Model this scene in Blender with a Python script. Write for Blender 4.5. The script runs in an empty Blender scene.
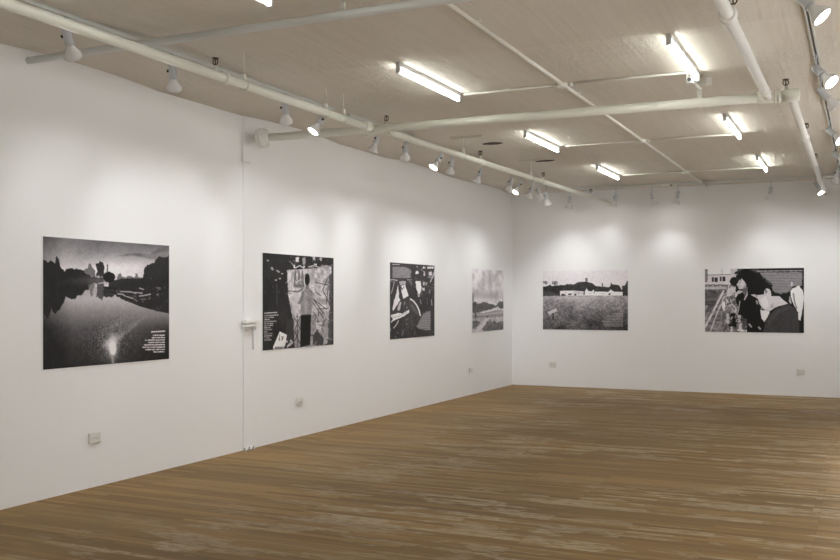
import bpy, bmesh, math, random
import numpy as np
from mathutils import Vector, Matrix

random.seed(7)
C = bpy.context.scene.collection
PI = math.pi

# ------------------------------------------------------------------ room size
WX = -5.73      # left wall
WR = 1.35       # right wall (beside the camera)
WB = 16.10      # back wall
WF = -5.2       # wall behind the camera
H = 3.40        # ceiling height at the flat bands
EYE = 1.55

# ------------------------------------------------------------------ materials
def mat(name, col, rough=0.6, metal=0.0, emis=None, strength=0.0, spec=0.5, bump=0.0, bscale=60.0, coat=0.0):
    m = bpy.data.materials.new(name); m.use_nodes = True
    nt = m.node_tree; b = nt.nodes['Principled BSDF']
    b.inputs['Base Color'].default_value = (*col, 1)
    b.inputs['Roughness'].default_value = rough
    b.inputs['Metallic'].default_value = metal
    b.inputs['Specular IOR Level'].default_value = spec
    if emis:
        b.inputs['Emission Color'].default_value = (*emis, 1)
        b.inputs['Emission Strength'].default_value = strength
    if bump:
        tc = nt.nodes.new('ShaderNodeTexCoord')
        n = nt.nodes.new('ShaderNodeTexNoise'); n.inputs['Scale'].default_value = bscale
        nt.links.new(tc.outputs['Object'], n.inputs['Vector'])
        bp = nt.nodes.new('ShaderNodeBump'); bp.inputs['Strength'].default_value = bump; bp.inputs['Distance'].default_value = 0.004
        nt.links.new(n.outputs['Fac'], bp.inputs['Height']); nt.links.new(bp.outputs['Normal'], b.inputs['Normal'])
    return m

class NT:
    def __init__(s, name):
        s.m = bpy.data.materials.new(name); s.m.use_nodes = True
        s.t = s.m.node_tree; s.b = s.t.nodes['Principled BSDF']
        s.tc = s.t.nodes.new('ShaderNodeTexCoord')
    def n(s, kind, **kw):
        nd = s.t.nodes.new('ShaderNode' + kind)
        for k, v in kw.items():
            if k.startswith('_'): setattr(nd, k[1:], v)
            else: nd.inputs[k.replace('__', ' ')].default_value = v
        return nd
    def l(s, a, b): s.t.links.new(a, b)
    def mapped(s, scale, loc=(0, 0, 0)):
        mp = s.n('Mapping'); mp.inputs['Scale'].default_value = scale; mp.inputs['Location'].default_value = loc
        s.l(s.tc.outputs['Object'], mp.inputs['Vector']); return mp.outputs['Vector']
    def noise(s, scale, detail=4, rough=0.55, loc=(0, 0, 0)):
        nd = s.n('TexNoise', Scale=1.0, Detail=detail, Roughness=rough)
        s.l(s.mapped(scale, loc), nd.inputs['Vector']); return nd.outputs['Fac']
    def ramp(s, fac, stops):
        r = s.n('ValToRGB'); e = r.color_ramp.elements
        e[0].position, e[0].color = stops[0][0], (*stops[0][1], 1) if len(stops[0][1]) == 3 else stops[0][1]
        e[1].position, e[1].color = stops[-1][0], (*stops[-1][1], 1)
        for p, c in stops[1:-1]:
            x = e.new(p); x.color = (*c, 1)
        s.l(fac, r.inputs['Fac']); return r.outputs['Color']
    def mix(s, fac, a, b, mode='MIX'):
        m = s.n('Mix', _data_type='RGBA', _blend_type=mode)
        for val, idx in ((fac, 0), (a, 6), (b, 7)):
            if hasattr(val, 'links'): s.l(val, m.inputs[idx])
            elif idx == 0: m.inputs[0].default_value = val
            else: m.inputs[idx].default_value = (*val, 1)
        return m.outputs[2]
    def math(s, op, a, b=0.0):
        m = s.n('Math', _operation=op)
        for i, v in enumerate((a, b)):
            if hasattr(v, 'links'): s.l(v, m.inputs[i])
            else: m.inputs[i].default_value = v
        return m.outputs[0]

def g3(v): return (v, v, v)

def wall_material():
    k = NT('painted plaster wall')
    c = k.mix(k.noise((0.8, 0.8, 0.8), 3), (0.85, 0.85, 0.85), (0.88, 0.88, 0.88))
    k.l(c, k.b.inputs['Base Color']); k.b.inputs['Roughness'].default_value = 0.55
    k.b.inputs['Specular IOR Level'].default_value = 0.25
    bp = k.n('Bump', Strength=0.12, Distance=0.004)
    h = k.math('ADD', k.noise((3, 3, 3), 3), k.noise((70, 70, 70), 3))
    k.l(h, bp.inputs['Height']); k.l(bp.outputs['Normal'], k.b.inputs['Normal'])
    return k.m

def ceiling_material():
    k = NT('rough painted board-formed ceiling')
    base = k.mix(k.noise((0.9, 0.5, 1), 5), CEIL_A, CEIL_B)
    streak = k.ramp(k.noise((26, 1.1, 1), 5, 0.65), [(0.36, g3(0.95)), (0.6, g3(1))])
    c = k.mix(1.0, base, streak, 'MULTIPLY')
    # ochre water stains in board lines on the right side of the room
    sep = k.n('SeparateXYZ'); k.l(k.tc.outputs['Object'], sep.inputs[0])
    right = k.math('MULTIPLY', k.math('ADD', sep.outputs[0], 1.0), 1.2)
    right.node.use_clamp = True
    st = k.ramp(k.noise((9, 0.9, 1), 4, 0.6, (3, 1, 0)), [(0.54, g3(0)), (0.68, g3(1))])
    st2 = k.math('MULTIPLY', k.math('MULTIPLY', st, right), 0.30)
    c = k.mix(st2, c, (0.62, 0.46, 0.26))
    # small dark specks / flaked spots
    sp = k.ramp(k.noise((14, 4.5, 1), 6, 0.7, (7, 2, 0)), [(0.715, g3(0)), (0.76, g3(1))])
    c = k.mix(k.math('MULTIPLY', sp, 0.45), c, (0.25, 0.2, 0.16))
    k.l(c, k.b.inputs['Base Color']); k.b.inputs['Roughness'].default_value = 0.75
    k.b.inputs['Specular IOR Level'].default_value = 0.2
    # board lines, peeling flakes
    wv = k.n('TexWave', Scale=1.0, Distortion=1.2, Detail=2.0, _wave_type='BANDS', _bands_direction='X')
    k.l(k.mapped((2.3, 0.05, 1)), wv.inputs['Vector'])
    ridge = k.math('POWER', wv.outputs['Fac'], 9.0)
    fl = k.noise((20, 9, 1), 6, 0.72)
    patch = k.ramp(k.noise((0.75, 0.85, 1), 3, 0.5, (2.4, 4, 0)), [(0.44, g3(0.12)), (0.64, g3(1))])
    flakes = k.math('MULTIPLY', k.math('POWER', fl, 1.6), patch)
    h = k.math('ADD', k.math('MULTIPLY', ridge, 0.13), k.math('MULTIPLY', flakes, 2.4))
    h = k.math('ADD', h, k.math('MULTIPLY', k.noise((60, 3, 1), 4), 0.25))
    bp = k.n('Bump', Strength=0.9, Distance=0.010)
    k.l(h, bp.inputs['Height']); k.l(bp.outputs['Normal'], k.b.inputs['Normal'])
    return k.m

def floor_material():
    k = NT('worn strip wood floor')
    br = k.n('TexBrick', Scale=1.0, Mortar__Size=0.0022, Mortar__Smooth=0.3, Bias=0.0, Brick__Width=1.7, Row__Height=0.057)
    br.offset = 0.37; br.offset_frequency = 3; br.squash = 1.0
    br.inputs['Color1'].default_value = (0, 0, 0, 1); br.inputs['Color2'].default_value = (1, 1, 1, 1); br.inputs['Mortar'].default_value = (0.5, 0.5, 0.5, 1)
    k.l(k.mapped((1, 1, 1), (0.3, 0.01, 0)), br.inputs['Vector'])
    wood = k.ramp(br.outputs['Color'], [(0.0, (0.215, 0.132, 0.048)), (0.5, (0.275, 0.174, 0.064)), (1.0, (0.335, 0.217, 0.086))])
    grain = k.ramp(k.noise((2.2, 60, 1), 6, 0.65), [(0.3, g3(0.86)), (0.7, g3(1.08))])
    c = k.mix(1.0, wood, grain, 'MULTIPLY')
    # broad grey / brown drift across the room
    drift = k.ramp(k.noise((0.35, 0.8, 1), 4, 0.6, (5, 3, 0)), [(0.35, (0.80, 0.80, 0.78)), (0.65, (1.08, 1.03, 0.98))])
    c = k.mix(1.0, c, drift, 'MULTIPLY')
    # dark scuffs along boards
    sc = k.ramp(k.noise((0.9, 16, 1), 5, 0.6, (1, 9, 0)), [(0.58, g3(0)), (0.75, g3(1))])
    c = k.mix(k.math('MULTIPLY', sc, 0.30), c, (0.13, 0.10, 0.07))
    # pale worn patches: fine streaks inside larger worn zones
    sep = k.n('SeparateXYZ'); k.l(k.tc.outputs['Object'], sep.inputs[0])
    zone = k.ramp(k.noise((0.42, 0.75, 1), 3, 0.5, (0.6, 2.2, 0)), [(0.38, g3(0.12)), (0.56, g3(1))])
    fx = k.math('MULTIPLY', k.math('ADD', sep.outputs[0], 5.2), 0.8); fx.node.use_clamp = True
    b2 = k.n('TexBrick', Scale=1.0, Mortar__Size=0.0, Bias=0.0, Brick__Width=0.55, Row__Height=0.057)
    b2.offset = 0.43; b2.offset_frequency = 5
    b2.inputs['Color1'].default_value = (0, 0, 0, 1); b2.inputs['Color2'].default_value = (1, 1, 1, 1)
    k.l(k.mapped((1, 1, 1), (0.9, 0.01, 0)), b2.inputs['Vector'])
    cluster = k.noise((1.1, 3.2, 1), 5, 0.65, (3, 3, 0))
    board = k.math('ADD', k.math('MULTIPLY', b2.outputs['Color'], 0.16), cluster)
    fine = k.ramp(board, [(0.585, g3(0)), (0.645, g3(1))])
    crack = k.ramp(k.noise((7, 34, 1), 6, 0.75), [(0.42, g3(0.05)), (0.53, g3(1))])
    w = k.math('MULTIPLY', k.math('MULTIPLY', zone, fine), k.math('MULTIPLY', crack, fx))
    c = k.mix(k.math('MULTIPLY', w, 0.62), c, (0.52, 0.45, 0.33))
    gz = k.ramp(k.noise((0.7, 7, 1), 5, 0.65, (8, 5, 0)), [(0.55, g3(0)), (0.7, g3(1))])
    c = k.mix(k.math('MULTIPLY', k.math('MULTIPLY', gz, fx), 0.20), c, (0.23, 0.215, 0.205))
    # dark joints
    c = k.mix(k.math('MULTIPLY', br.outputs['Fac'], 0.5), c, (0.09, 0.06, 0.035))
    k.l(c, k.b.inputs['Base Color'])
    k.b.inputs['Roughness'].default_value = 0.62; k.b.inputs['Specular IOR Level'].default_value = 0.3
    bp = k.n('Bump', Strength=0.25, Distance=0.003)
    h = k.math('SUBTRACT', k.noise((4, 40, 1), 4), br.outputs['Fac'])
    k.l(h, bp.inputs['Height']); k.l(bp.outputs['Normal'], k.b.inputs['Normal'])
    return k.m

CEIL_A = (0.70, 0.655, 0.58)
CEIL_B = (0.79, 0.745, 0.67)
M = dict(
    wall=wall_material(), ceil=ceiling_material(), floor=floor_material(),
    pipe=mat('cream painted steel pipe', (0.80, 0.80, 0.72), 0.42, bump=0.15, bscale=25),
    pipew=mat('white painted pipe', (0.84, 0.83, 0.80), 0.5, bump=0.15, bscale=25),
    pipeg=mat('grey painted pipe', (0.76, 0.78, 0.76), 0.45, bump=0.15, bscale=25),
    conduit=mat('painted conduit', (0.80, 0.78, 0.72), 0.5),
    track=mat('white lighting track', (0.66, 0.67, 0.63), 0.4),
    slot=mat('dark track slot', (0.13, 0.12, 0.11), 0.6),
    brass=mat('tarnished brass', (0.10, 0.07, 0.045), 0.45, metal=0.6),
    lampg=mat('pale grey lamp holder', (0.55, 0.57, 0.60), 0.4),
    black=mat('black plastic', (0.03, 0.03, 0.03), 0.5),
    bulb=mat('white glass bulb', (0.80, 0.80, 0.80), 0.2),
    lens=mat('lit lamp lens', (0.9, 0.9, 0.9), 0.3, emis=(1.0, 0.97, 0.93), strength=16.0),
    tube=mat('lit fluorescent tube', (0.9, 0.9, 0.9), 0.4, emis=(0.97, 1.0, 0.94), strength=14.5),
    fix=mat('white enamel fixture', (0.62, 0.63, 0.62), 0.45),
    board=mat('white mount board', (0.86, 0.86, 0.86), 0.6),
    plate=mat('white plastic plate', (0.72, 0.70, 0.66), 0.4),
    socket=mat('shaded plastic socket', (0.40, 0.38, 0.36), 0.5),
    hole=mat('bare brown ceiling patch', (0.035, 0.022, 0.014), 0.9, bump=0.4, bscale=80),
    strut=mat('painted strut channel', (0.60, 0.58, 0.50), 0.6),
)

# ------------------------------------------------------------------ mesh helpers
def box(bm, lo, hi, mi=0):
    vs = [bm.verts.new((x, y, z)) for x in (lo[0], hi[0]) for y in (lo[1], hi[1]) for z in (lo[2], hi[2])]
    for q in ((0, 1, 3, 2), (4, 6, 7, 5), (0, 4, 5, 1), (2, 3, 7, 6), (0, 2, 6, 4), (1, 5, 7, 3)):
        f = bm.faces.new([vs[i] for i in q]); f.material_index = mi
def frame_of(d):
    d = Vector(d).normalized()
    up = Vector((0, 0, 1)) if abs(d.z) < 0.95 else Vector((1, 0, 0))
    u = d.cross(up).normalized(); v = u.cross(d).normalized()
    return d, u, v
def lathe(bm, o, d, prof, seg=20, mi=0, caps=True):
    """surface of revolution: prof = [(t along d, radius)]"""
    o = Vector(o); d, u, v = frame_of(d); rings = []
    for t, r in prof:
        rings.append([bm.verts.new(o + d * t + (u * math.cos(a) + v * math.sin(a)) * max(r, 1e-4)) for a in [2 * PI * i / seg for i in range(seg)]])
    for a, b in zip(rings, rings[1:]):
        for i in range(seg):
            f = bm.faces.new((a[i], a[(i + 1) % seg], b[(i + 1) % seg], b[i])); f.material_index = mi; f.smooth = True
    if caps:
        for rg in (rings[0][::-1], rings[-1]):
            f = bm.faces.new(rg); f.material_index = mi
def cyl(bm, a, b, r, seg=20, mi=0):
    a, b = Vector(a), Vector(b); L = (b - a).length
    lathe(bm, a, b - a, [(0, r), (L, r)], seg, mi)
def torus(bm, o, d, R, r, a0=0, a1=2 * PI, seg=24, sseg=8):
    o = Vector(o); d, u, v = frame_of(d); rings = []
    full = abs(a1 - a0 - 2 * PI) < 1e-6
    n = seg if full else seg + 1
    for i in range(n):
        a = a0 + (a1 - a0) * i / seg; c = u * math.cos(a) + v * math.sin(a)
        rings.append([bm.verts.new(o + c * (R + r * math.cos(q)) + d * r * math.sin(q)) for q in [2 * PI * j / sseg for j in range(sseg)]])
    rng = range(n) if full else range(n - 1)
    for i in rng:
        A, B = rings[i], rings[(i + 1) % n]
        for j in range(sseg):
            f = bm.faces.new((A[j], A[(j + 1) % sseg], B[(j + 1) % sseg], B[j])); f.smooth = True
def obj(name, bm, m, parent=None, bevel=0.0):
    me = bpy.data.meshes.new(name)
    bmesh.ops.recalc_face_normals(bm, faces=bm.faces[:])
    bm.to_mesh(me); bm.free()
    for x in (m if isinstance(m, (list, tuple)) else [m]): me.materials.append(x)
    o = bpy.data.objects.new(name, me); C.objects.link(o)
    if parent: o.parent = parent
    if bevel:
        b = o.modifiers.new('bevel', 'BEVEL'); b.width = bevel; b.segments = 2; b.limit_method = 'ANGLE'
    return o
def tag(o, label, cat, group=None):
    o['label'] = label; o['category'] = cat
    if group: o['group'] = group
    return o
def thing(name, label, cat, loc=(0, 0, 0), group=None):
    o = bpy.data.objects.new(name, None); C.objects.link(o); o.location = loc; o.empty_display_size = 0.1
    return tag(o, label, cat, group)
def struct(name, bm, m):
    o = obj(name, bm, m); o['kind'] = 'structure'; return o
BM = bmesh.new

# ------------------------------------------------------------------ the setting
bm = BM(); box(bm, (WX - .15, WF - .15, -0.12), (WR + .15, WB + .15, 0)); struct('floor', bm, M['floor'])
bm = BM(); box(bm, (WX - .15, WF, 0), (WX, WB, H + .22)); struct('wall_left', bm, M['wall'])
bm = BM(); box(bm, (WX - .15, WB, 0), (WR + .15, WB + .15, H + .22)); struct('wall_back', bm, M['wall'])
bm = BM(); box(bm, (WR, WF, 0), (WR + .15, WB, H + .22)); struct('wall_right', bm, M['wall'])
bm = BM(); box(bm, (WX - .15, WF - .15, 0), (WR + .15, WF, H + .22)); struct('wall_front', bm, M['wall'])

BANDS = [(-5.9, -4.65), (-2.78, -1.53), (0.35, 1.60), (3.55, 4.80), (6.70, 7.97), (9.92, 11.17), (13.0, 14.17), (15.9, 16.4)]
RISE = 0.035
def zc(y):
    for (a0, a1), (b0, b1) in zip(BANDS, BANDS[1:]):
        if a1 < y < b0:
            t = (y - a1) / (b0 - a1)
            return H + RISE * 4 * t * (1 - t)
    return H
ys = sorted(set([WF, WB] + [v for b in BANDS for v in b if WF < v < WB] + [a[1] + (b[0] - a[1]) * i / 16 for a, b in zip(BANDS, BANDS[1:]) for i in range(17) if WF < a[1] + (b[0] - a[1]) * i / 16 < WB]))
bm = BM(); rows = []
for y in ys:
    rows.append([bm.verts.new((x, y, z)) for x, z in ((WX, zc(y)), (WR, zc(y)), (WR, H + .3), (WX, H + .3))])
for a, b in zip(rows, rows[1:]):
    for i in range(4): bm.faces.new((a[i], a[(i + 1) % 4], b[(i + 1) % 4], b[i]))
bm.faces.new(rows[0]); bm.faces.new(rows[-1][::-1])
struct('ceiling', bm, M['ceil'])

# ------------------------------------------------------------------ the pictures
def s2l(v): 
    v = np.clip(v, 0, 1)
    return np.where(v <= 0.04045, v / 12.92, ((v + 0.055) / 1.055) ** 2.4)

class Picture:
    """paints one black and white photograph as a tone map; drawing coordinates are those of a sketch sheet whose corners are quad"""
    def __init__(s, quad, w, h, seed, base=0.2):
        s.w, s.h = w, h; s.rng = np.random.RandomState(seed)
        (x0, y0), (x1, y1), (x2, y2), (x3, y3) = quad
        A = []; B = []
        for (u, v), (x, y) in zip(((0, 0), (1, 0), (1, 1), (0, 1)), quad):
            A.append([u, v, 1, 0, 0, 0, -u * x, -v * x]); B.append(x)
            A.append([0, 0, 0, u, v, 1, -u * y, -v * y]); B.append(y)
        hh = np.linalg.solve(np.array(A, float), np.array(B, float))
        W2, H2 = w * 2, h * 2
        u, v = np.meshgrid((np.arange(W2) + .5) / W2, (np.arange(H2) + .5) / H2)
        dn = hh[6] * u + hh[7] * v + 1
        s.PX = (hh[0] * u + hh[1] * v + hh[2]) / dn; s.PY = (hh[3] * u + hh[4] * v + hh[5]) / dn
        s.u, s.v = u, v
        s.a = np.full((H2, W2), float(base)); s.f(0, 0, 1)
    def f(s, x0, y0, k):
        s.X = (s.PX - x0) * k; s.Y = (s.PY - y0) * k; s.k = k
    def noise(s, nx, ny, octs=3):
        out = np.zeros_like(s.a); tot = 0; amp = 1
        for o in range(octs):
            g = s.rng.rand(ny + 2, nx + 2)
            gx = s.u * nx; gy = s.v * ny
            ix = np.minimum(gx.astype(int), nx - 1); iy = np.minimum(gy.astype(int), ny - 1)
            fx = gx - ix; fy = gy - iy; fx = fx * fx * (3 - 2 * fx); fy = fy * fy * (3 - 2 * fy)
            out += amp * ((g[iy, ix] * (1 - fx) + g[iy, ix + 1] * fx) * (1 - fy) + (g[iy + 1, ix] * (1 - fx) + g[iy + 1, ix + 1] * fx) * fy)
            tot += amp; amp *= .6; nx *= 2; ny *= 2
        return out / tot
    def put(s, m, val, al=1.0):
        s.a = s.a * (1 - m * al) + val * m * al
    def poly(s, pts, val, al=1.0, jit=0.0, soft=0.0):
        X, Y = s.X, s.Y
        if jit:
            X = X + (s.noise(60, 44, 2) - .5) * jit * 2; Y = Y + (s.noise(60, 44, 2) - .5) * jit * 2
        m = np.zeros(X.shape, bool); n = len(pts)
        for i in range(n):
            (xa, ya), (xb, yb) = pts[i], pts[(i + 1) % n]
            if ya == yb: continue
            c = ((ya > Y) != (yb > Y)) & (X < (xb - xa) * (Y - ya) / (yb - ya) + xa)
            m ^= c
        m = m.astype(float)
        for _ in range(int(soft)):
            p = np.pad(m, 1, mode='edge'); m = (p[:-2, 1:-1] + p[2:, 1:-1] + p[1:-1, :-2] + p[1:-1, 2:] + p[1:-1, 1:-1]) / 5
        s.put(m, val, al)
    def rect(s, x0, y0, x1, y1, val, al=1.0, jit=0): s.poly([(x0, y0), (x1, y0), (x1, y1), (x0, y1)], val, al, jit)
    def ell(s, cx, cy, rx, ry, val, al=1.0, rot=0.0, jit=0.0):
        X, Y = s.X - cx, s.Y - cy
        if jit: X = X + (s.noise(60, 44, 2) - .5) * jit * 2; Y = Y + (s.noise(60, 44, 2) - .5) * jit * 2
        c, q = math.cos(rot), math.sin(rot)
        a = (X * c + Y * q) / rx; b = (-X * q + Y * c) / ry
        s.put((a * a + b * b < 1).astype(float), val, al)
    def line(s, pts, wd, val, al=1.0):
        m = np.zeros_like(s.a)
        for (xa, ya), (xb, yb) in zip(pts, pts[1:]):
            dx, dy = xb - xa, yb - ya; L = dx * dx + dy * dy + 1e-9
            t = np.clip(((s.X - xa) * dx + (s.Y - ya) * dy) / L, 0, 1)
            d = np.hypot(s.X - xa - t * dx, s.Y - ya - t * dy)
            m = np.maximum(m, np.clip((wd / 2 - d) / (0.15 * s.k) + .5, 0, 1))
        s.put(m, val, al)
    def glow(s, cx, cy, sx, sy, val, al=1.0, rot=0.0):
        X, Y = s.X - cx, s.Y - cy; c, q = math.cos(rot), math.sin(rot)
        a = (X * c + Y * q) / sx; b = (-X * q + Y * c) / sy
        s.put(np.exp(-(a * a + b * b)), val, al)
    def rows(s, spans, y0, dy, val=0.72, th=0.5, al=0.85, slope=0.0):
        """lines of small print: spans = [(x0, x1)] one per line"""
        for i, (xa, xb) in enumerate(spans):
            y = y0 + i * dy
            yy = s.Y - slope * (s.X - xa)
            word = (s.rng.rand(s.a.shape[1])[None, :].repeat(s.a.shape[0], 0) > 0.12)
            m = (np.abs(yy - y) < dy * th / 2) & (s.X > xa) & (s.X < xb) & word
            s.put(m.astype(float), val, al)
    def clutter(s, x0, y0, x1, y1, n, vals, size, wd, al=.7):
        for _ in range(n):
            x = x0 + (x1 - x0) * s.rng.rand(); y = y0 + (y1 - y0) * s.rng.rand(); a = s.rng.rand() * PI; L = size * (.3 + s.rng.rand())
            s.line([(x, y), (x + L * math.cos(a), y + L * math.sin(a))], wd * (.6 + .8 * s.rng.rand()), vals[s.rng.randint(len(vals))], al)
    def texture(s, mask, amp, nx, ny, octs=3):
        s.a = s.a + (s.noise(nx, ny, octs) - .5) * 2 * amp * mask
    def result(s):
        s.a = s.a + (s.noise(s.w // 2, s.h // 2, 1) - .5) * .05 + (s.noise(40, 28, 2) - .5) * .04
        a = s.a.reshape(s.h, 2, s.w, 2).mean(axis=(1, 3))
        return np.clip(a, 0.02, 1)

def paint_lake(p):
    Y, X = p.PY, p.PX
    n = p.noise(5, 6, 4)
    top = 236 + (X - 42) * .079
    v = (Y - top)
    sky = np.interp(v, [0, 10, 22, 34, 50], [.42, .50, .64, .78, .82]) + (n - .5) * .18
    sky -= np.clip((62 - X) / 26, 0, 1) * .18
    sky += np.exp(-((X - 118) / 26) ** 2 - ((Y - 268) / 9) ** 2) * .12
    wat = np.interp(Y, [290, 300, 312, 330, 350, 372], [.64, .66, .52, .32, .20, .15])
    wat -= np.clip((72 - X) / 30, 0, 1) * .22 + np.clip((X - 135) / 30, 0, 1) * np.clip((Y - 318) / 16, 0, 1) * .12
    p.a = np.where(Y < 287, sky, np.clip(wat, .12, 1)) 
    p.f(100, 244, 7.78)
    p.glow(330, 225, 260, 60, .80, .45)
    p.poly([(110, 98), (190, 85), (270, 72), (340, 82), (380, 85), (440, 45), (540, 12), (540, 110), (430, 125), (350, 112), (250, 92)], .36, .8, 4, 6)
    p.poly([(300, 95), (420, 78), (540, 55), (540, 125), (420, 125)], .55, .5, 4, 12)
    p.poly([(125, 270), (135, 240), (155, 232), (170, 262), (200, 266), (205, 254), (235, 252), (250, 266), (265, 262), (268, 236), (285, 234), (290, 264), (335, 268), (335, 285), (125, 285)], .38, .9, 5, 2)
    p.poly([(328, 265), (333, 205), (368, 165), (418, 145), (428, 120), (460, 100), (490, 116), (545, 85), (545, 280), (328, 280)], .17, 1, 9, 1)
    p.poly([(60, 300), (110, 282), (160, 274), (300, 270), (545, 270), (545, 548), (440, 530), (300, 492), (200, 450), (130, 415), (60, 370)], .15, 1, 9, 0)
    m = ((X > 112) & (X < 168) & (Y > 288) & (Y < 303)).astype(float)
    sp = (p.noise(46, 70, 2) > .63) * m * np.clip((p.noise(10, 12, 1) - .25) * 2, 0, 1)
    p.put(sp, .55, .75)
    for q in ([(150, 375), (230, 378), (270, 390)], [(300, 412), (350, 405), (385, 398)], [(130, 392), (170, 398), (190, 412)], [(300, 350), (330, 360)], [(200, 415), (250, 430)], [(270, 385), (320, 388)]):
        p.line(q, 9, .68, .9)
    p.line([(70, 350), (120, 400), (200, 445), (300, 488), (440, 528), (545, 550)], 8, .13, .9)
    p.f(40, 234, 8)
    p.poly([(345, 330), (348, 288), (372, 270), (388, 240), (398, 240), (412, 270), (432, 292), (436, 345)], .38, .95, 8, 1)
    p.poly([(438, 340), (448, 300), (436, 240), (455, 234), (470, 222), (496, 228), (506, 265), (500, 345)], .17, 1, 8)
    p.rect(525, 245, 537, 320, .33, .9, 4)
    p.poly([(0, 195), (40, 212), (58, 232), (78, 215), (100, 216), (118, 242), (122, 190), (132, 178), (150, 214), (165, 270), (185, 300), (215, 284), (240, 276), (300, 285), (340, 295), (362, 322), (400, 345), (500, 350), (500, 392), (450, 395), (395, 408), (378, 450), (350, 458), (330, 490), (292, 494), (280, 520), (240, 518), (200, 505), (178, 560), (120, 640), (90, 600), (60, 680), (30, 640), (0, 660)], .12, 1, 9, 1)
    p.glow(440, 375, 130, 40, .42, .7); p.glow(300, 380, 120, 26, .26, .5)
    p.poly([(380, 405), (432, 400), (430, 430), (405, 512), (392, 480)], .40, .8, 8)
    p.poly([(448, 400), (505, 400), (520, 470), (500, 500), (480, 530), (462, 500), (445, 510)], .27, .9, 10)
    p.f(100, 244, 7.78)
    p.ell(62, 262, 46, 44, .10, 1, 0, 6)
    p.ell(60, 388, 42, 34, .14, .9, 0, 12)
    p.line([(30, 345), (110, 352)], 22, .13)
    p.line([(70, 362), (98, 368)], 5, .5, .5)
    p.line([(60, 392), (95, 396)], 4, .45, .5)
    # glitter path
    p.f(40, 300, 6.364)
    p.glow(470, 170, 110, 26, .50, .55, -.55)
    p.glow(600, 150, 150, 16, .50, .6, -.55)
    p.poly([(375, 300), (420, 262), (480, 232), (540, 200), (640, 140), (520, 240), (498, 262), (470, 300)], .62, .55, 6, 40)
    p.glow(440, 330, 75, 75, .46, .55)
    g = p.noise(150, 110, 1)
    m = np.exp(-((p.X - 440) / 150) ** 2 - ((p.Y - 260) / 125) ** 2)
    p.put((g > .70).astype(float) * m, .62, .55)
    p.put((g < .30).astype(float) * m, .12, .45)
    p.glow(455, 300, 26, 62, .95, .95); p.glow(430, 285, 34, 30, .80, .6); p.glow(475, 250, 40, 24, .70, .5, -.5); p.poly([(435, 290), (470, 275), (482, 320), (466, 356), (444, 352)], .95, .8, 5, 30)
    p.line([(452, 360), (458, 402)], 16, .6, .7)
    p.line([(705, 212), (788, 208)], 9, .82, .9)
    p.rows([(712, 790), (705, 790), (662, 790), (682, 790), (656, 790), (645, 790), (664, 790), (716, 790)], 234, 15.2, .85, .52, .9)

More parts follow.
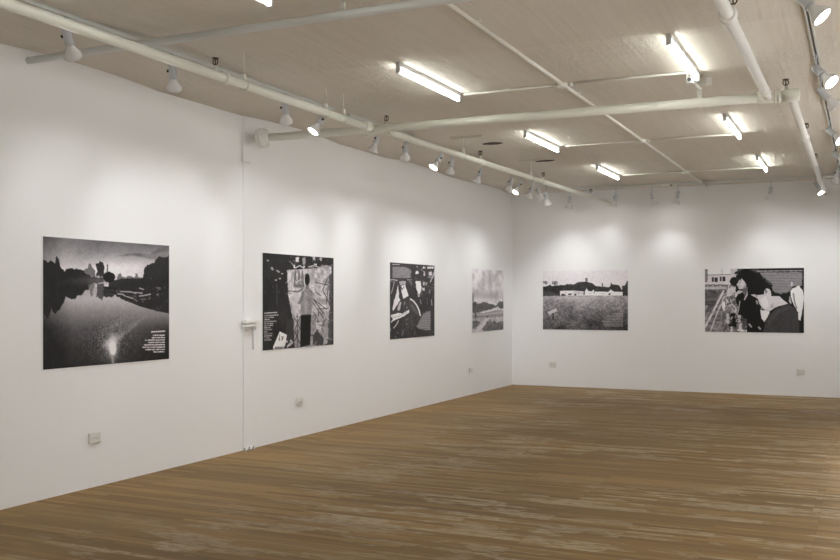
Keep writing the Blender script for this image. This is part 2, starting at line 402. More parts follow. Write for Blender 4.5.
def paint_studio(p):
    p.a[:] = .16; p.a += (p.noise(8, 6, 3) - .5) * .08
    p.f(260, 250, 5.49)
    p.poly([(145, 112), (270, 104), (392, 96), (392, 500), (350, 522), (186, 532), (180, 400), (166, 330), (150, 232)], .64, 1, 3)
    p.texture((p.a > .5).astype(float), .26, 22, 18, 4)
    p.poly([(180, 380), (392, 330), (392, 500), (350, 522), (186, 532)], .42, .45, 6, 20)
    p.poly([(374, 140), (400, 128), (402, 520), (366, 524), (378, 330)], .26, .85, 6)
    p.rect(388, 60, 400, 520, .22, .7)
    for x, y, w, h, v in ((190, 42, 20, 26, .85), (228, 44, 18, 40, .62), (288, 40, 12, 18, .75), (324, 46, 10, 16, .7), (182, 84, 8, 16, .9), (232, 88, 12, 12, .8), (292, 78, 16, 10, .85), (262, 92, 30, 6, .7), (330, 86, 40, 6, .6)):
        p.rect(x, y, x + w, y + h, v, .9, 4)
    p.line([(172, 78), (188, 102), (214, 88), (236, 102)], 5, .8); p.line([(262, 96), (288, 88), (318, 98), (384, 92)], 4, .75)
    for x in (190, 209, 228): p.poly([(x - 12, 208), (x - 2, 116), (x + 4, 116), (x + 11, 208)], .38, .9, 1)
    p.line([(150, 226), (205, 230), (232, 214)], 5, .2)
    p.poly([(150, 232), (215, 236), (218, 350), (190, 420), (182, 330), (168, 290)], .72, .6, 2)
    for q in ([(285, 268), (362, 328)], [(282, 285), (352, 386)], [(292, 276), (345, 350)], [(310, 326), (372, 322)], [(300, 180), (372, 196), (360, 300)], [(305, 232), (330, 255)], [(318, 340), (300, 500)], [(290, 340), (345, 450)], [(345, 390), (290, 470)], [(182, 365), (216, 430), (186, 500)], [(216, 365), (186, 440), (214, 510)], [(200, 350), (204, 530)], [(372, 150), (340, 220), (378, 300)]):
        p.line(q, 4.5, .22, .85)
    p.poly([(286, 522), (288, 470), (310, 442), (346, 486), (342, 522)], .22, .9)
    p.poly([(300, 400), (338, 398), (330, 440), (308, 436)], .80, .7, 4)
    p.clutter(160, 120, 385, 340, 46, (.35, .45, .78, .82, .7), 26, 4, .5)
    p.clutter(185, 340, 385, 510, 46, (.2, .3, .55, .75), 34, 5, .6)
    p.clutter(150, 30, 395, 95, 30, (.5, .1, .35, .75), 12, 4, .7)
    p.clutter(20, 60, 140, 330, 14, (.22, .3, .1), 24, 5, .6)
    # figure seen from behind
    p.poly([(238, 222), (246, 208), (266, 208), (284, 232), (286, 280), (276, 356), (222, 360), (220, 300), (208, 292), (216, 262)], .50, 1, 2)
    p.poly([(236, 240), (254, 232), (256, 350), (240, 350)], .60, .6, 3, 3)
    p.line([(208, 292), (222, 274), (232, 234)], 12, .44)
    p.rect(246, 196, 264, 214, .42)
    p.ell(255, 164, 14, 33, .09)
    p.poly([(219, 358), (277, 354), (272, 520), (216, 532)], .10)
    for x, y in ((62, 100), (66, 108), (92, 116), (100, 122), (118, 132), (84, 166), (106, 158), (40, 60)): p.ell(x, y, 7, 4, .7, .85)
    p.clutter(225, 225, 280, 350, 22, (.35, .42, .62, .66), 26, 5, .5)
    p.line([(88, 190), (90, 300)], 6, .32, .7)
    p.rect(140, 380, 182, 520, .24, .7, 6)
    p.f(255, 305, 11.2)
    p.poly([(272, 290), (350, 330), (332, 440), (310, 480), (205, 492), (196, 462), (232, 380)], .86, 1, 2)
    p.poly([(215, 462), (312, 458), (300, 486), (210, 490)], .35, .8)
    for q in ([(270, 330), (260, 380)], [(285, 350), (300, 352), (290, 392)], [(310, 345), (302, 385)], [(262, 395), (272, 372)]): p.line(q, 9, .35, .8)
    for x, y in ((350, 405), (358, 455), (395, 395), (405, 420), (380, 440)): p.ell(x, y, 14, 18, .75, .8, .4, 10)
    p.line([(102, 88), (240, 80)], 8, .86)
    p.rows([(97, b) for b in (255, 205, 160, 235, 200, 195, 165, 185, 140, 190, 185, 160, 180)], 116, 22.4, .72, .5, .85, -.05)

def paint_car(p):
    p.a[:] = .22; p.a += (p.noise(12, 9, 3) - .5) * .10
    p.f(385, 258, 13.33)
    p.poly([(95, 115), (265, 122), (330, 150), (350, 180), (330, 230), (345, 262), (290, 268), (95, 262)], .52, .75, 3)
    p.rows([(95, b) for b in (268, 300, 330, 350, 320, 340, 325, 345)], 126, 18.5, .66, .4, .6, .04)
    p.rows([(290, 360), (312, 352), (322, 362), (332, 360)], 292, 22, .6, .55, .8)
    p.line([(95, 84), (185, 88)], 10, .72)
    for r in ((495, 122, 532, 146, .92), (560, 124, 640, 148, .9), (400, 178, 440, 212, .9), (508, 185, 532, 240, .75), (572, 188, 622, 240, .8), (498, 325, 522, 368, .85), (534, 328, 556, 364, .75), (488, 398, 522, 436, .8), (405, 112, 430, 130, .6), (560, 250, 640, 268, .6), (430, 440, 460, 520, .7), (580, 430, 600, 470, .6)):
        p.rect(*r[:4], r[4], .9, 9)
    p.line([(668, 130), (640, 230), (595, 330)], 13, .72); p.line([(480, 160), (500, 180)], 10, .7)
    p.line([(540, 380), (640, 400), (560, 470)], 6, .42); p.line([(520, 95), (540, 300)], 6, .14)
    p.clutter(380, 110, 655, 560, 60, (.1, .32, .45, .62, .12), 34, 8, .6)
    p.poly([(402, 312), (465, 308), (482, 400), (456, 478), (436, 476), (414, 410)], .86, .95, 8)
    p.line([(58, 290), (110, 288), (165, 302)], 14, .68); p.line([(58, 312), (100, 314)], 8, .5)
    p.line([(118, 312), (104, 390), (78, 470)], 12, .6)
    p.poly([(172, 345), (186, 430), (178, 520), (200, 570), (120, 570)], .84, .95, 5)
    p.poly([(186, 310), (266, 308), (276, 340), (196, 362)], .68, .9, 6)
    p.poly([(205, 372), (262, 352), (306, 505), (240, 545), (218, 455)], .82, 1, 5)
    p.line([(170, 300), (180, 420), (215, 600)], 12, .18)
    p.line([(205, 375), (225, 420), (250, 380)], 10, .3)
    p.f(385, 300, 12.44)
    p.poly([(110, -10), (190, -10), (150, 55), (92, 140), (90, 100)], .82, .95, 5)
    p.poly([(180, 20), (200, 30), (180, 120), (155, 135), (150, 100)], .72, .9, 5)
    p.poly([(215, 10), (320, -5), (400, 90), (440, 190), (420, 230), (360, 360), (260, 380), (230, 180)], .26, .9, 3, 6)
    p.poly([(300, 40), (350, 60), (400, 150), (410, 200), (330, 120)], .40, .7, 3, 16)
    p.line([(310, -12), (350, 15), (392, 70), (418, 130), (432, 192)], 17, .84)
    p.poly([(64, 190), (110, 172), (160, 160), (215, 168), (296, 118), (298, 156), (215, 208), (150, 235), (100, 255), (70, 282), (90, 230)], .86, .95, 6)
    p.line([(95, 215), (180, 200), (270, 150)], 5, .4)
    p.line([(162, 256), (140, 300), (104, 345)], 13, .72)
    for x, y, a, b in ((262, 250, 8, 22), (268, 302, 8, 8), (155, 400, 9, 12), (215, 410, 7, 40), (62, 368, 9, 22), (130, 460, 9, 9), (270, 95, 8, 10), (240, 40, 6, 26)): p.ell(x, y, a, b, .55, .8, .2, 6)
    p.clutter(60, 180, 400, 480, 46, (.1, .3, .42, .12, .5), 26, 7, .6)
    p.line([(430, 0), (445, 50)], 9, .6); p.line([(570, 0), (578, 70)], 10, .62); p.line([(520, -20), (522, 60)], 8, .4)
    p.poly([(505, 150), (560, 138), (560, 378), (500, 378), (412, 358), (385, 332), (412, 290), (432, 240), (462, 190)], .50, .8, 3)
    p.rows([(500, 558), (462, 558), (448, 558), (436, 558), (425, 558), (412, 558), (408, 558), (404, 558), (384, 558), (410, 558), (500, 558)], 150, 21.5, .64, .42, .6)

def paint_landscape(p):
    p.a[:] = .74; p.a += (p.noise(9, 8, 4) - .5) * .34
    p.f(464, 262, 7.18)
    p.glow(200, 250, 60, 34, .50, .5); p.glow(80, 230, 50, 30, .58, .5); p.glow(130, 275, 90, 16, .80, .6)
    p.rect(54, 225, 66, 285, .30, .9, 3)
    p.rect(54, 352, 282, 405, .56, 1, 4)
    p.poly([(54, 290), (80, 284), (98, 304), (140, 288), (178, 302), (200, 306), (226, 322), (242, 300), (256, 286), (282, 296), (282, 345), (236, 332), (190, 345), (130, 352), (80, 362), (54, 360)], .33, 1, 6)
    p.texture(((p.Y > 285) & (p.Y < 360)).astype(float), .12, 34, 40)
    p.poly([(110, 362), (190, 345), (240, 325), (250, 330), (205, 354), (130, 370)], .80, .9, 3)
    p.line([(54, 372), (140, 378), (282, 366)], 7, .72, .6); p.line([(54, 392), (282, 388)], 7, .44, .6)
    p.rect(50, 405, 285, 505, .64, 1)
    p.poly([(54, 418), (104, 422), (112, 440), (92, 458), (54, 484)], .36, .95, 5)
    p.poly([(120, 478), (150, 455), (158, 425), (172, 432), (184, 412), (200, 440), (214, 420), (236, 444), (258, 432), (282, 430), (282, 492), (150, 498)], .36, .95, 7)
    p.texture(((p.Y > 400)).astype(float), .14, 30, 30)
    p.poly([(150, 402), (182, 402), (160, 430), (110, 498), (66, 500), (118, 446)], .76, .8, 3)
    p.rect(74, 360, 86, 402, .32, .9, 3); p.ell(166, 395, 8, 8, .34)

def paint_house(p):
    X, Y = p.PX, p.PY
    t = np.clip((Y - 295) / 34, 0, 1)
    p.f(540, 268, 8.756)
    lawn = .60 - t * .30 + (p.noise(60, 50, 4) - .5) * .34 + (p.noise(9, 8, 2) - .5) * .22
    lawn -= np.clip((p.X - 430) / 360, 0, 1) * np.clip((p.Y - 300) / 150, 0, 1) * .10
    p.a = np.where(p.Y < 240, .80 - .03 * p.noise(5, 4, 2), lawn)
    p.glow(300, 262, 230, 18, .74, .6)
    p.ell(132, 132, 26, 15, .40, .8, 0, 12); p.ell(45, 128, 26, 13, .36, .8, 0, 12); p.line([(132, 135), (136, 170)], 7, .3)
    p.poly([(18, 165), (60, 162), (90, 150), (120, 158), (190, 150), (240, 160), (240, 245), (18, 245)], .20, 1, 7)
    p.poly([(718, 160), (745, 150), (758, 120), (775, 112), (775, 246), (718, 244)], .24, 1, 8)
    p.rect(403, 92, 421, 135, .42); p.rect(403, 90, 421, 100, .25); p.rect(544, 134, 556, 165, .40); p.poly([(618, 160), (622, 132), (632, 134), (634, 160)], .3)
    p.poly([(178, 204), (198, 165), (240, 142), (302, 146), (340, 126), (400, 122), (468, 138), (492, 160), (560, 166), (600, 172), (640, 146), (692, 154), (728, 212)], .23, 1, 3)
    p.texture(((p.Y > 120) & (p.Y < 208) & (p.a < .4)).astype(float), .06, 30, 30)
    p.poly([(180, 202), (290, 200), (398, 208), (412, 180), (430, 205), (462, 206), (470, 190), (484, 208), (600, 212), (622, 190), (650, 210), (724, 212), (724, 243), (180, 243)], .90, 1, 1)
    p.poly([(300, 204), (392, 210), (398, 238), (300, 236)], .62, .6)
    for x, y, w, h in ((190, 228, 36, 16), (252, 226, 30, 14), (306, 228, 18, 14), (386, 208, 12, 28), (476, 206, 6, 18), (540, 226, 8, 6), (602, 224, 18, 14), (226, 214, 6, 8), (560, 222, 5, 8), (340, 218, 6, 10), (440, 222, 5, 8)):
        p.rect(x, y, x + w, y + h, .2, .85, 3)
    p.poly([(18, 190), (70, 206), (150, 228), (185, 245), (18, 250)], .30, .9, 4)
    p.poly([(64, 398), (76, 386), (146, 354), (156, 378), (88, 412)], .72, .9, 5)
    p.line([(118, 400), (120, 456)], 9, .14); p.line([(66, 396), (68, 412)], 6, .2)
    g = p.noise(120, 90, 1)
    m = ((p.X > 555 + 40 * p.noise(3, 20, 1) - 20) & (p.X < 728) & (p.Y > 396) & (p.Y < 515)).astype(float)
    p.put(m, .5, .3)
    p.rows([(630, 726), (590, 726), (578, 726), (560, 726), (572, 726), (556, 726), (566, 726), (560, 726), (585, 726)], 400, 13.5, .70, .45, .55)

def paint_crowd(p):
    p.a[:] = .42; p.a += (p.noise(14, 22, 3) - .5) * .35
    p.f(700, 266, 8.236)
    p.rect(30, 20, 262, 66, .84); p.rect(30, 66, 262, 152, .74, 1, 2)
    p.rect(30, 20, 66, 130, .38, .8, 4); p.line([(186, 20), (186, 68)], 4, .5); p.rect(258, 20, 310, 110, .70, 1, 3)
    for r in ((100, 90, 118, 128), (124, 92, 150, 130), (168, 86, 182, 124), (190, 86, 214, 126)): p.rect(*r, .18, .9)
    p.line([(66, 72), (258, 68)], 5, .45)
    for x in (68, 110, 172): p.ell(x, 158, 19, 9, .22, .9); p.ell(x, 160, 11, 6, .7, .8)
    p.rect(30, 168, 225, 190, .70, .8, 4)
    p.poly([(30, 195), (205, 195), (150, 260), (90, 350), (40, 420)], .34, .8, 6)
    p.texture(((p.Y > 195) & (p.X < 210)).astype(float), .14, 10, 40)
    p.line([(198, 208), (140, 320), (46, 500)], 17, .74); p.line([(206, 250), (150, 380), (86, 545)], 12, .70); p.line([(60, 330), (44, 350)], 14, .6)
    p.line([(225, 190), (205, 330), (150, 545)], 10, .5, .8); p.line([(200, 380), (190, 545)], 18, .34, .7)
    p.clutter(40, 195, 230, 540, 50, (.22, .3, .5, .62), 40, 6, .5)
    # people
    p.poly([(300, 120), (318, 62), (352, 24), (470, 10), (470, 560), (395, 560), (330, 430), (300, 300)], .09, 1, 6)
    p.poly([(228, 200), (262, 170), (300, 178), (300, 240), (262, 285), (220, 318), (212, 280)], .70, 1, 8)
    p.ell(284, 128, 33, 36, .12, 1, 0, 6)
    p.poly([(248, 150), (238, 205), (226, 240), (240, 150)], .74, .9, 3)
    p.poly([(306, 150), (318, 138), (322, 122), (338, 104), (352, 104), (372, 126), (386, 150), (384, 178), (356, 190), (332, 192), (318, 180), (322, 172), (314, 166)], .68, 1, 2)
    p.poly([(342, 122), (362, 128), (374, 160), (350, 178)], .78, .6, 3, 8); p.glow(380, 175, 18, 18, .40, .6); p.ell(338, 132, 8, 3, .25); p.line([(310, 170), (326, 172)], 4, .3)
    p.poly([(352, 190), (408, 168), (400, 212), (372, 262), (352, 232)], .40, .9, 5)
    p.line([(408, 190), (392, 240), (372, 276)], 10, .72)
    p.poly([(310, 206), (350, 200), (362, 216), (322, 232), (298, 262), (288, 240)], .74, .9, 5)
    p.poly([(220, 262), (290, 232), (300, 262), (248, 300)], .34, .9, 5)
    p.poly([(182, 318), (198, 290), (212, 300), (214, 352), (200, 378)], .84, .95, 4)
    p.poly([(300, 264), (352, 216), (372, 240), (352, 300), (322, 330), (312, 300)], .08, 1, 4)
    p.line([(240, 330), (272, 312), (300, 344), (296, 382), (268, 360)], 9, .70); p.line([(316, 330), (300, 400)], 8, .6); p.line([(335, 290), (320, 380)], 7, .65)
    p.poly([(246, 380), (300, 400), (306, 500), (240, 502), (258, 440)], .08, 1, 5)
    p.poly([(222, 400), (246, 392), (246, 470), (216, 476)], .70, .9, 10); p.poly([(255, 500), (276, 502), (268, 560), (250, 560)], .75, .9, 4)
    p.poly([(318, 402), (342, 400), (352, 545), (326, 545)], .72, .9, 10); p.poly([(352, 420), (392, 440), (402, 545), (358, 545)], .30, 1, 6)
    p.line([(402, 460), (424, 470), (432, 540)], 13, .68); p.line([(320, 530), (430, 538)], 18, .78)
    p.texture(((p.X > 205) & (p.X < 340) & (p.Y > 280)).astype(float), .10, 60, 50)
    p.clutter(215, 200, 320, 540, 60, (.1, .15, .7, .78, .45, .08), 22, 6, .75)
    p.clutter(320, 400, 410, 545, 26, (.1, .5, .7, .3), 24, 6, .7)
    p.clutter(300, 30, 360, 110, 26, (.1, .14, .08), 22, 8, .9)
    p.clutter(300, 95, 330, 120, 10, (.1, .14), 14, 6, .9)
    p.f(750, 266, 8.236)
    p.poly([(-5, 10), (60, 20), (450, 20), (450, 560), (-20, 560), (-14, 200), (-8, 90)], .10)
    p.poly([(40, 20), (70, 20), (95, 60), (60, 60), (0, 30)], .34, .7, 8)
    p.poly([(85, 54), (428, 54), (428, 162), (362, 166), (346, 178), (334, 205), (300, 222), (252, 232), (212, 222), (190, 200), (188, 152), (130, 100), (108, 90)], .46, .9, 8)
    p.rows([(85, 428), (95, 428), (110, 428), (108, 428), (128, 428), (130, 428), (150, 428), (165, 428), (188, 428), (186, 350), (190, 344), (196, 330), (200, 320)], 62, 12.8, .64, .45, .6)
    p.line([(66, 44), (428, 44)], 7, .62); 
    for x in (150, 205, 250, 268, 300, 322, 360, 396): p.line([(x, 38), (x, 50)], 4, .12)
    p.rect(432, 20, 450, 560, .10)
    p.poly([(10, 236), (46, 234), (70, 240), (118, 236), (124, 208), (140, 186), (162, 190), (178, 214), (180, 250), (246, 250), (280, 284), (318, 312), (240, 332), (196, 352), (170, 372), (140, 368), (108, 350), (84, 312), (68, 268)], .74, 1, 2)
    p.poly([(90, 270), (140, 250), (160, 330), (130, 352), (100, 330)], .82, .7, 2, 6)
    p.ell(138, 212, 9, 16, .45); p.poly([(40, 232), (70, 242), (66, 258), (52, 254)], .6)
    p.poly([(168, 340), (196, 300), (200, 350)], .5, .5, 2, 4)
    p.line([(100, 345), (98, 360)], 8, .6)
    p.poly([(88, 362), (130, 366), (168, 376), (150, 420), (122, 462), (100, 430)], .82, 1, 3)
    p.poly([(112, 560), (130, 470), (160, 408), (216, 354), (270, 330), (316, 310), (366, 346), (398, 400), (406, 470), (406, 560)], .25, 1, 2)
    p.poly([(150, 450), (220, 372), (320, 330), (330, 350), (230, 400), (160, 500)], .31, .6, 3, 4)
    p.poly([(336, 206), (352, 188), (404, 164), (430, 200), (444, 250), (436, 330), (416, 452), (398, 440), (396, 380), (366, 330), (352, 300), (338, 256)], .83, 1, 3)
    p.line([(358, 230), (368, 300), (384, 350)], 12, .42, .8); p.ell(346, 152, 8, 20, .72, .9); p.poly([(320, 290), (330, 246), (346, 300), (340, 316)], .7, .9, 3)
    for q in ([(0, 480), (16, 500)], [(78, 505), (90, 518)], [(60, 290), (66, 310)]): p.line(q, 14, .7, .8)

def photo_material():
    k = NT('matte black and white photographic print')
    vc = k.n('VertexColor'); vc.layer_name = 'tone'
    k.l(vc.outputs['Color'], k.b.inputs['Base Color'])
    k.b.inputs['Roughness'].default_value = 0.5; k.b.inputs['Specular IOR Level'].default_value = 0.3
    return k.m
M['photo'] = photo_material()

def hang(paint, quad, w, h, seed, wall, a0, a1, label):
    """wall 'left': runs in y on the left wall; 'back': runs in x on the back wall"""
    z0, z1 = 0.998, 2.024; b = 0.008; t = 0.006
    p = Picture(quad, w, h, seed); paint(p); tone = p.result()
    if wall == 'left':
        origin = Vector((WX, a0, z0)); ax = Vector((0, 1, 0)); out = Vector((1, 0, 0))
    else:
        origin = Vector((a0, WB, z0)); ax = Vector((1, 0, 0)); out = Vector((0, -1, 0))
    L = a1 - a0; Hh = z1 - z0
    root = thing('photographic_print', label, 'photograph', origin, 'black and white photographic prints in one row on the white walls')
    bm = BM()
    c0 = ax * -b + Vector((0, 0, -b)) + out * 0.0015; c1 = ax * (L + b) + Vector((0, 0, Hh + b)) + out * t
    box(bm, [min(c0[i], c1[i]) for i in range(3)], [max(c0[i], c1[i]) for i in range(3)])
    obj('mount_board', bm, M['board'], root)
    n, mrow = w, h
    us = (np.arange(n)) / (n - 1); vs = (np.arange(mrow)) / (mrow - 1)
    co = np.zeros((mrow, n, 3))
    for i in range(3):
        co[:, :, i] = ax[i] * L * us[None, :] + out[i] * (t + 0.0012)
    co[:, :, 2] = Hh * (1 - vs[:, None])
    idx = np.arange(n * mrow).reshape(mrow, n)
    q = np.stack([idx[:-1, :-1], idx[1:, :-1], idx[1:, 1:], idx[:-1, 1:]], -1).reshape(-1, 4)
    me = bpy.data.meshes.new('photo')
    me.vertices.add(n * mrow); me.vertices.foreach_set('co', co.reshape(-1))
    me.loops.add(q.size); me.loops.foreach_set('vertex_index', q.reshape(-1).astype(np.int32))
    me.polygons.add(len(q)); me.polygons.foreach_set('loop_start', np.arange(0, q.size, 4, dtype=np.int32))
    me.update(calc_edges=True); me.validate()
    at = me.color_attributes.new('tone', 'FLOAT_COLOR', 'POINT')
    g = s2l(np.clip((tone - .5) * 1.10 + .49, .05, 1)) * 1.36
    col = np.ones((mrow, n, 4)); col[:, :, 0] = g * 1.0; col[:, :, 1] = g * .95; col[:, :, 2] = g * 1.0
    at.data.foreach_set('color', np.clip(col, 0, .86).reshape(-1))
    me.materials.append(M['photo'])
    o = bpy.data.objects.new('photo', me); C.objects.link(o); o.parent = root
    o['label'] = 'printed image'

hang(paint_lake, [(42.3, 236), (168.5, 246), (168.5, 361), (42.5, 370)], 320, 226, 1, 'left', 5.375, 6.834, 'print of a misty lake with dark trees, largest on the left wall')
hang(paint_studio, [(262, 253), (333, 258.5), (333, 345), (262, 350)], 256, 180, 2, 'left', 8.309, 9.774, 'print of a standing figure seen from behind facing pale drawings')
hang(paint_car, [(389.5, 262), (434, 266), (434, 336), (389.5, 339.5)], 220, 156, 3, 'left', 11.252, 12.688, 'dark print of a car fender with two blocks of text')
hang(paint_landscape, [(472, 268.5), (503, 271.5), (503, 331), (472, 332)], 200, 140, 4, 'left', 14.171, 15.611, 'pale grey landscape print with wide sky, left wall nearest the corner')
hang(paint_house, [(543, 271), (628, 270.5), (628, 330.5), (543, 330)], 256, 180, 5, 'back', -5.160, -3.658, 'print of a long white house above a lawn, on the back wall')
hang(paint_crowd, [(705, 268.5), (804, 268.5), (804, 333), (705, 332)], 288, 200, 6, 'back', -2.392, -0.883, 'print of people in a street, one bowing his head, on the back wall')

# ------------------------------------------------------------------ outlets
def outlet(wall, a, z, label):
    if wall == 'left': o = Vector((WX, a, z)); ax = Vector((0, 1, 0)); out = Vector((1, 0, 0))
    else: o = Vector((a, WB, z)); ax = Vector((1, 0, 0)); out = Vector((0, -1, 0))
    root = thing('wall_outlet', label, 'outlet', o, 'electrical outlets low on the white walls')
    def bx(bm, u0, u1, v0, v1, d0, d1):
        a_ = ax * u0 + out * d0 + Vector((0, 0, v0)); b_ = ax * u1 + out * d1 + Vector((0, 0, v1))
        box(bm, [min(a_[i], b_[i]) for i in range(3)], [max(a_[i], b_[i]) for i in range(3)])
    bm = BM(); bx(bm, -.062, .062, -.042, .042, .0, .020); obj('cover_plate', bm, M['plate'], root, 0.004)
    for s in (-1, 1):
        bm = BM(); bx(bm, s * .027 - .018, s * .027 + .018, -.017, .017, .019, .0225)
        so = obj('socket', bm, M['plate'], root, 0.002)
        bm = BM()
        for dz in (-.007, .007): bx(bm, s * .027 - .006, s * .027 + .006, dz - .002, dz + .002, .022, .0232)
        bx(bm, s * .027 + .009, s * .027 + .013, -.003, .003, .022, .0232)
        obj('socket_slots', bm, M['socket'], so)
    bm = BM(); cyl(bm, out * .019, out * .0225, .004, 10); obj('screw', bm, M['socket'], root)
outlet('left', 5.91, .405, 'white double outlet below the misty lake print')
outlet('left', 9.02, .395, 'white double outlet below the print of the figure seen from behind')
outlet('left', 14.09, .395, 'small white outlet on the left wall nearest the corner')
outlet('back', -4.98, .385, 'white outlet on the back wall below the white house print')
outlet('back', -0.93, .385, 'white outlet on the back wall below the street crowd print')

# ------------------------------------------------------------------ pipes
ZP = 3.18
TY = 8.18
def coupling(bm, o, d, R, w):
    lathe(bm, Vector(o) - Vector(d).normalized() * w / 2, d, [(0, R), (w * .12, R + .012), (w * .3, R + .014), (w * .38, R + .006), (w * .62, R + .006), (w * .7, R + .014), (w * .88, R + .012), (w, R)], 24)

# riser on the left wall, cased in white
r = thing('riser_pipe', 'white cased pipe running floor to ceiling on the left wall', 'pipe', (WX, 8.02, 0))
bm = BM(); box(bm, (.0, -.052, 0), (.011, .052, H)); obj('pipe_casing', bm, M['wall'], r, .006)
bm = BM(); box(bm, (.0, -.066, 2.93), (.020, .066, 3.24)); obj('tee_fitting', bm, M['wall'], r, .008)
for s_ in (-.085, .0, .075):
    bm = BM(); cyl(bm, (.045, s_, .0), (.045, s_, .035), .008, 10); lathe(bm, (.045, s_, .0), (0, 0, 1), [(0, .016), (.012, .016), (.014, .01)], 6)
    obj('anchor_bolt', bm, M['socket'], r)
bm = BM(); box(bm, (.011, -.05, .0), (.035, .12, .035)); obj('base_block', bm, M['wall'], r, .006)
sh = thing('wall_bracket', 'small white bracket ledge on the cased riser pipe', 'bracket', (WX, 8.04, 1.24))
bm = BM(); box(bm, (.018, -.11, .052), (.075, .125, .096)); obj('upper_clamp', bm, M['pipew'], sh, .008)
bm = BM(); box(bm, (.018, -.11, .016), (.070, .11, .036)); obj('lower_clamp', bm, M['pipew'], sh, .004)
for yy in (-.07, .085):
    bm = BM(); cyl(bm, (.05, yy, -.02), (.05, yy, .10), .006, 8); lathe(bm, (.05, yy, -.006), (0, 0, 1), [(0, .012), (.016, .012)], 6); obj('clamp_bolt', bm, M['pipew'], sh)
bm = BM(); cyl(bm, (.010, .098, -.22), (.010, .098, .03), .007, 10)
obj('lower_rod', bm, M['wall'], sh)

# transverse main
main_pipe = r = thing('sprinkler_main_pipe', 'cream pipe crossing the room below the ceiling, flanged to the left wall riser', 'pipe', (WX, TY, ZP))
bm = BM(); cyl(bm, (.075, -.12, -.005), (5.22, 0, 0), .039, 24); obj('pipe', bm, M['pipe'], r)
bm = BM()
lathe(bm, (.09, -.12, -.005), (1, 0, 0), [(0, .05), (.06, .055), (.061, .098), (.085, .098), (.086, .07), (.094, .07), (.095, .098), (.119, .098), (.12, .055), (.16, .05), (.17, .04)], 28)
for i in range(8):
    a = 2 * PI * i / 8; cyl(bm, (.14, -.12 + .082 * math.cos(a), .082 * math.sin(a)), (.222, -.12 + .082 * math.cos(a), .082 * math.sin(a)), .009, 8)
obj('flange', bm, M['pipew'], r)
xt = -4.30 - WX
bm = BM(); coupling(bm, (xt - .11, 0, 0), (1, 0, 0), .048, .07); coupling(bm, (xt + .14, 0, 0), (1, 0, 0), .048, .06)
lathe(bm, (xt - .09, 0, 0), (1, 0, 0), [(0, .052), (.20, .052)], 24)
obj('coupling', bm, M['pipe'], r)
xr = -.72 - WX
bm = BM(); lathe(bm, (xr - .08, 0, 0), (1, 0, 0), [(0, .04), (.01, .05), (.12, .05), (.13, .043)], 24); coupling(bm, (xr + .07, 0, 0), (1, 0, 0), .042, .05)
lathe(bm, (xr + .11, 0, 0), (1, 0, 0), [(0, .048), (.12, .052), (.13, .040)], 24); obj('coupling', bm, M['pipe'], r)
bm = BM(); lathe(bm, (5.17, 0, 0), (1, 0, 0), [(0, .046), (.012, .05), (.05, .05), (.055, .042)], 24)
obj('end_cap', bm, M['pipe'], r)

def run(name, label, a, b, rad, m, coups=(), caps=()):
    a, b = Vector(a), Vector(b); root = thing(name, label, 'pipe', a)
    d = b - a; L = d.length; dn = d.normalized()
    bm = BM(); cyl(bm, (0, 0, 0), d, rad, 24); obj('pipe', bm, m, root)
    for t in coups:
        bm = BM(); coupling(bm, dn * t, dn, rad + .003, .075); obj('coupling', bm, m, root)
    for t in caps:
        bm = BM(); lathe(bm, dn * t, dn, [(-.03, rad + .002), (-.025, rad + .009), (.025, rad + .009), (.03, rad + .002)], 24); obj('collar', bm, m, root)
    return root
pipe_ln = run('sprinkler_branch_pipe', 'long cream pipe along the left wall, from the near edge to the crossing main', (-4.32, -5.18, ZP), (-4.30, TY - .042, ZP), .034, M['pipe'], (13.15,), (10.95,))
pipe_lf = run('sprinkler_branch_pipe', 'cream pipe going on from the crossing main to the back wall on the left side', (-4.255, TY + .042, ZP), (-3.98, WB, ZP), .032, M['pipe'], (), (2.4, 4.5, 6.8, 7.85))
pipe_rn = run('sprinkler_branch_pipe', 'thick cream pipe at top right coming down to the crossing main', (-.71, -5.18, ZP), (-.72, TY - .042, ZP), .036, M['pipew'], (10.88,), (13.1,))
pipe_rf = run('sprinkler_branch_pipe', 'cream pipe on the right side running from the crossing main to the back wall', (-.55, TY + .042, ZP), (-.575, WB, ZP), .033, M['pipew'], (), (2.15, 4.4, 5.9))
run('overhead_pipe', 'grey pipe close against the ceiling across the top left corner', (WX, 5.24, 3.345), (WR, 5.24, 3.345), .027, M['pipeg'])
r = thing('wall_flange', 'round white flange where the left overhead pipe meets the back wall', 'flange', (-3.98, WB, ZP))
bm = BM(); lathe(bm, (0, -.001, 0), (0, -1, 0), [(0, .07), (.02, .07), (.028, .045), (.04, .042)], 24); obj('flange_ring', bm, M['pipew'], r)

# hangers
def hanger(x, y, z, rad, top, label, strut=None):
    root = thing('pipe_hanger', label, 'hanger', (x, y, z), 'pipe hangers below the ceiling')
    bm = BM(); torus(bm, (0, 0, 0), (0, 1, 0), rad + .006, .006, 0, 2 * PI, 24, 6); obj('ring', bm, M['conduit'], root)
    bm = BM(); box(bm, (-.014, -.012, rad + .004), (.014, .012, rad + .05)); obj('clevis', bm, M['conduit'], root)
    bm = BM(); cyl(bm, (0, 0, rad + .04), (0, 0, top - z), .004, 8); obj('rod', bm, M['conduit'], root)
    if strut:
        bm = BM(); box(bm, (-strut[0], -.02, top - z - .022), (strut[1], .02, top - z)); obj('strut_channel', bm, M['strut'], root)
hanger(-4.31, 6.01, ZP, .034, zc(6.01), 'cream hanger on the left long pipe just past the first sprinkler head')
hanger(-4.31, 7.23, ZP, .034, zc(7.23), 'cream hanger on the left long pipe near the lit spotlight')
hanger(-4.30, 7.52, ZP, .034, zc(7.52), 'cream hanger on the left long pipe right before the crossing main')
hanger(-4.18, 10.07, ZP, .032, zc(10.07), 'cream hanger on the left pipe hung from a short ceiling channel', (.15, .24))
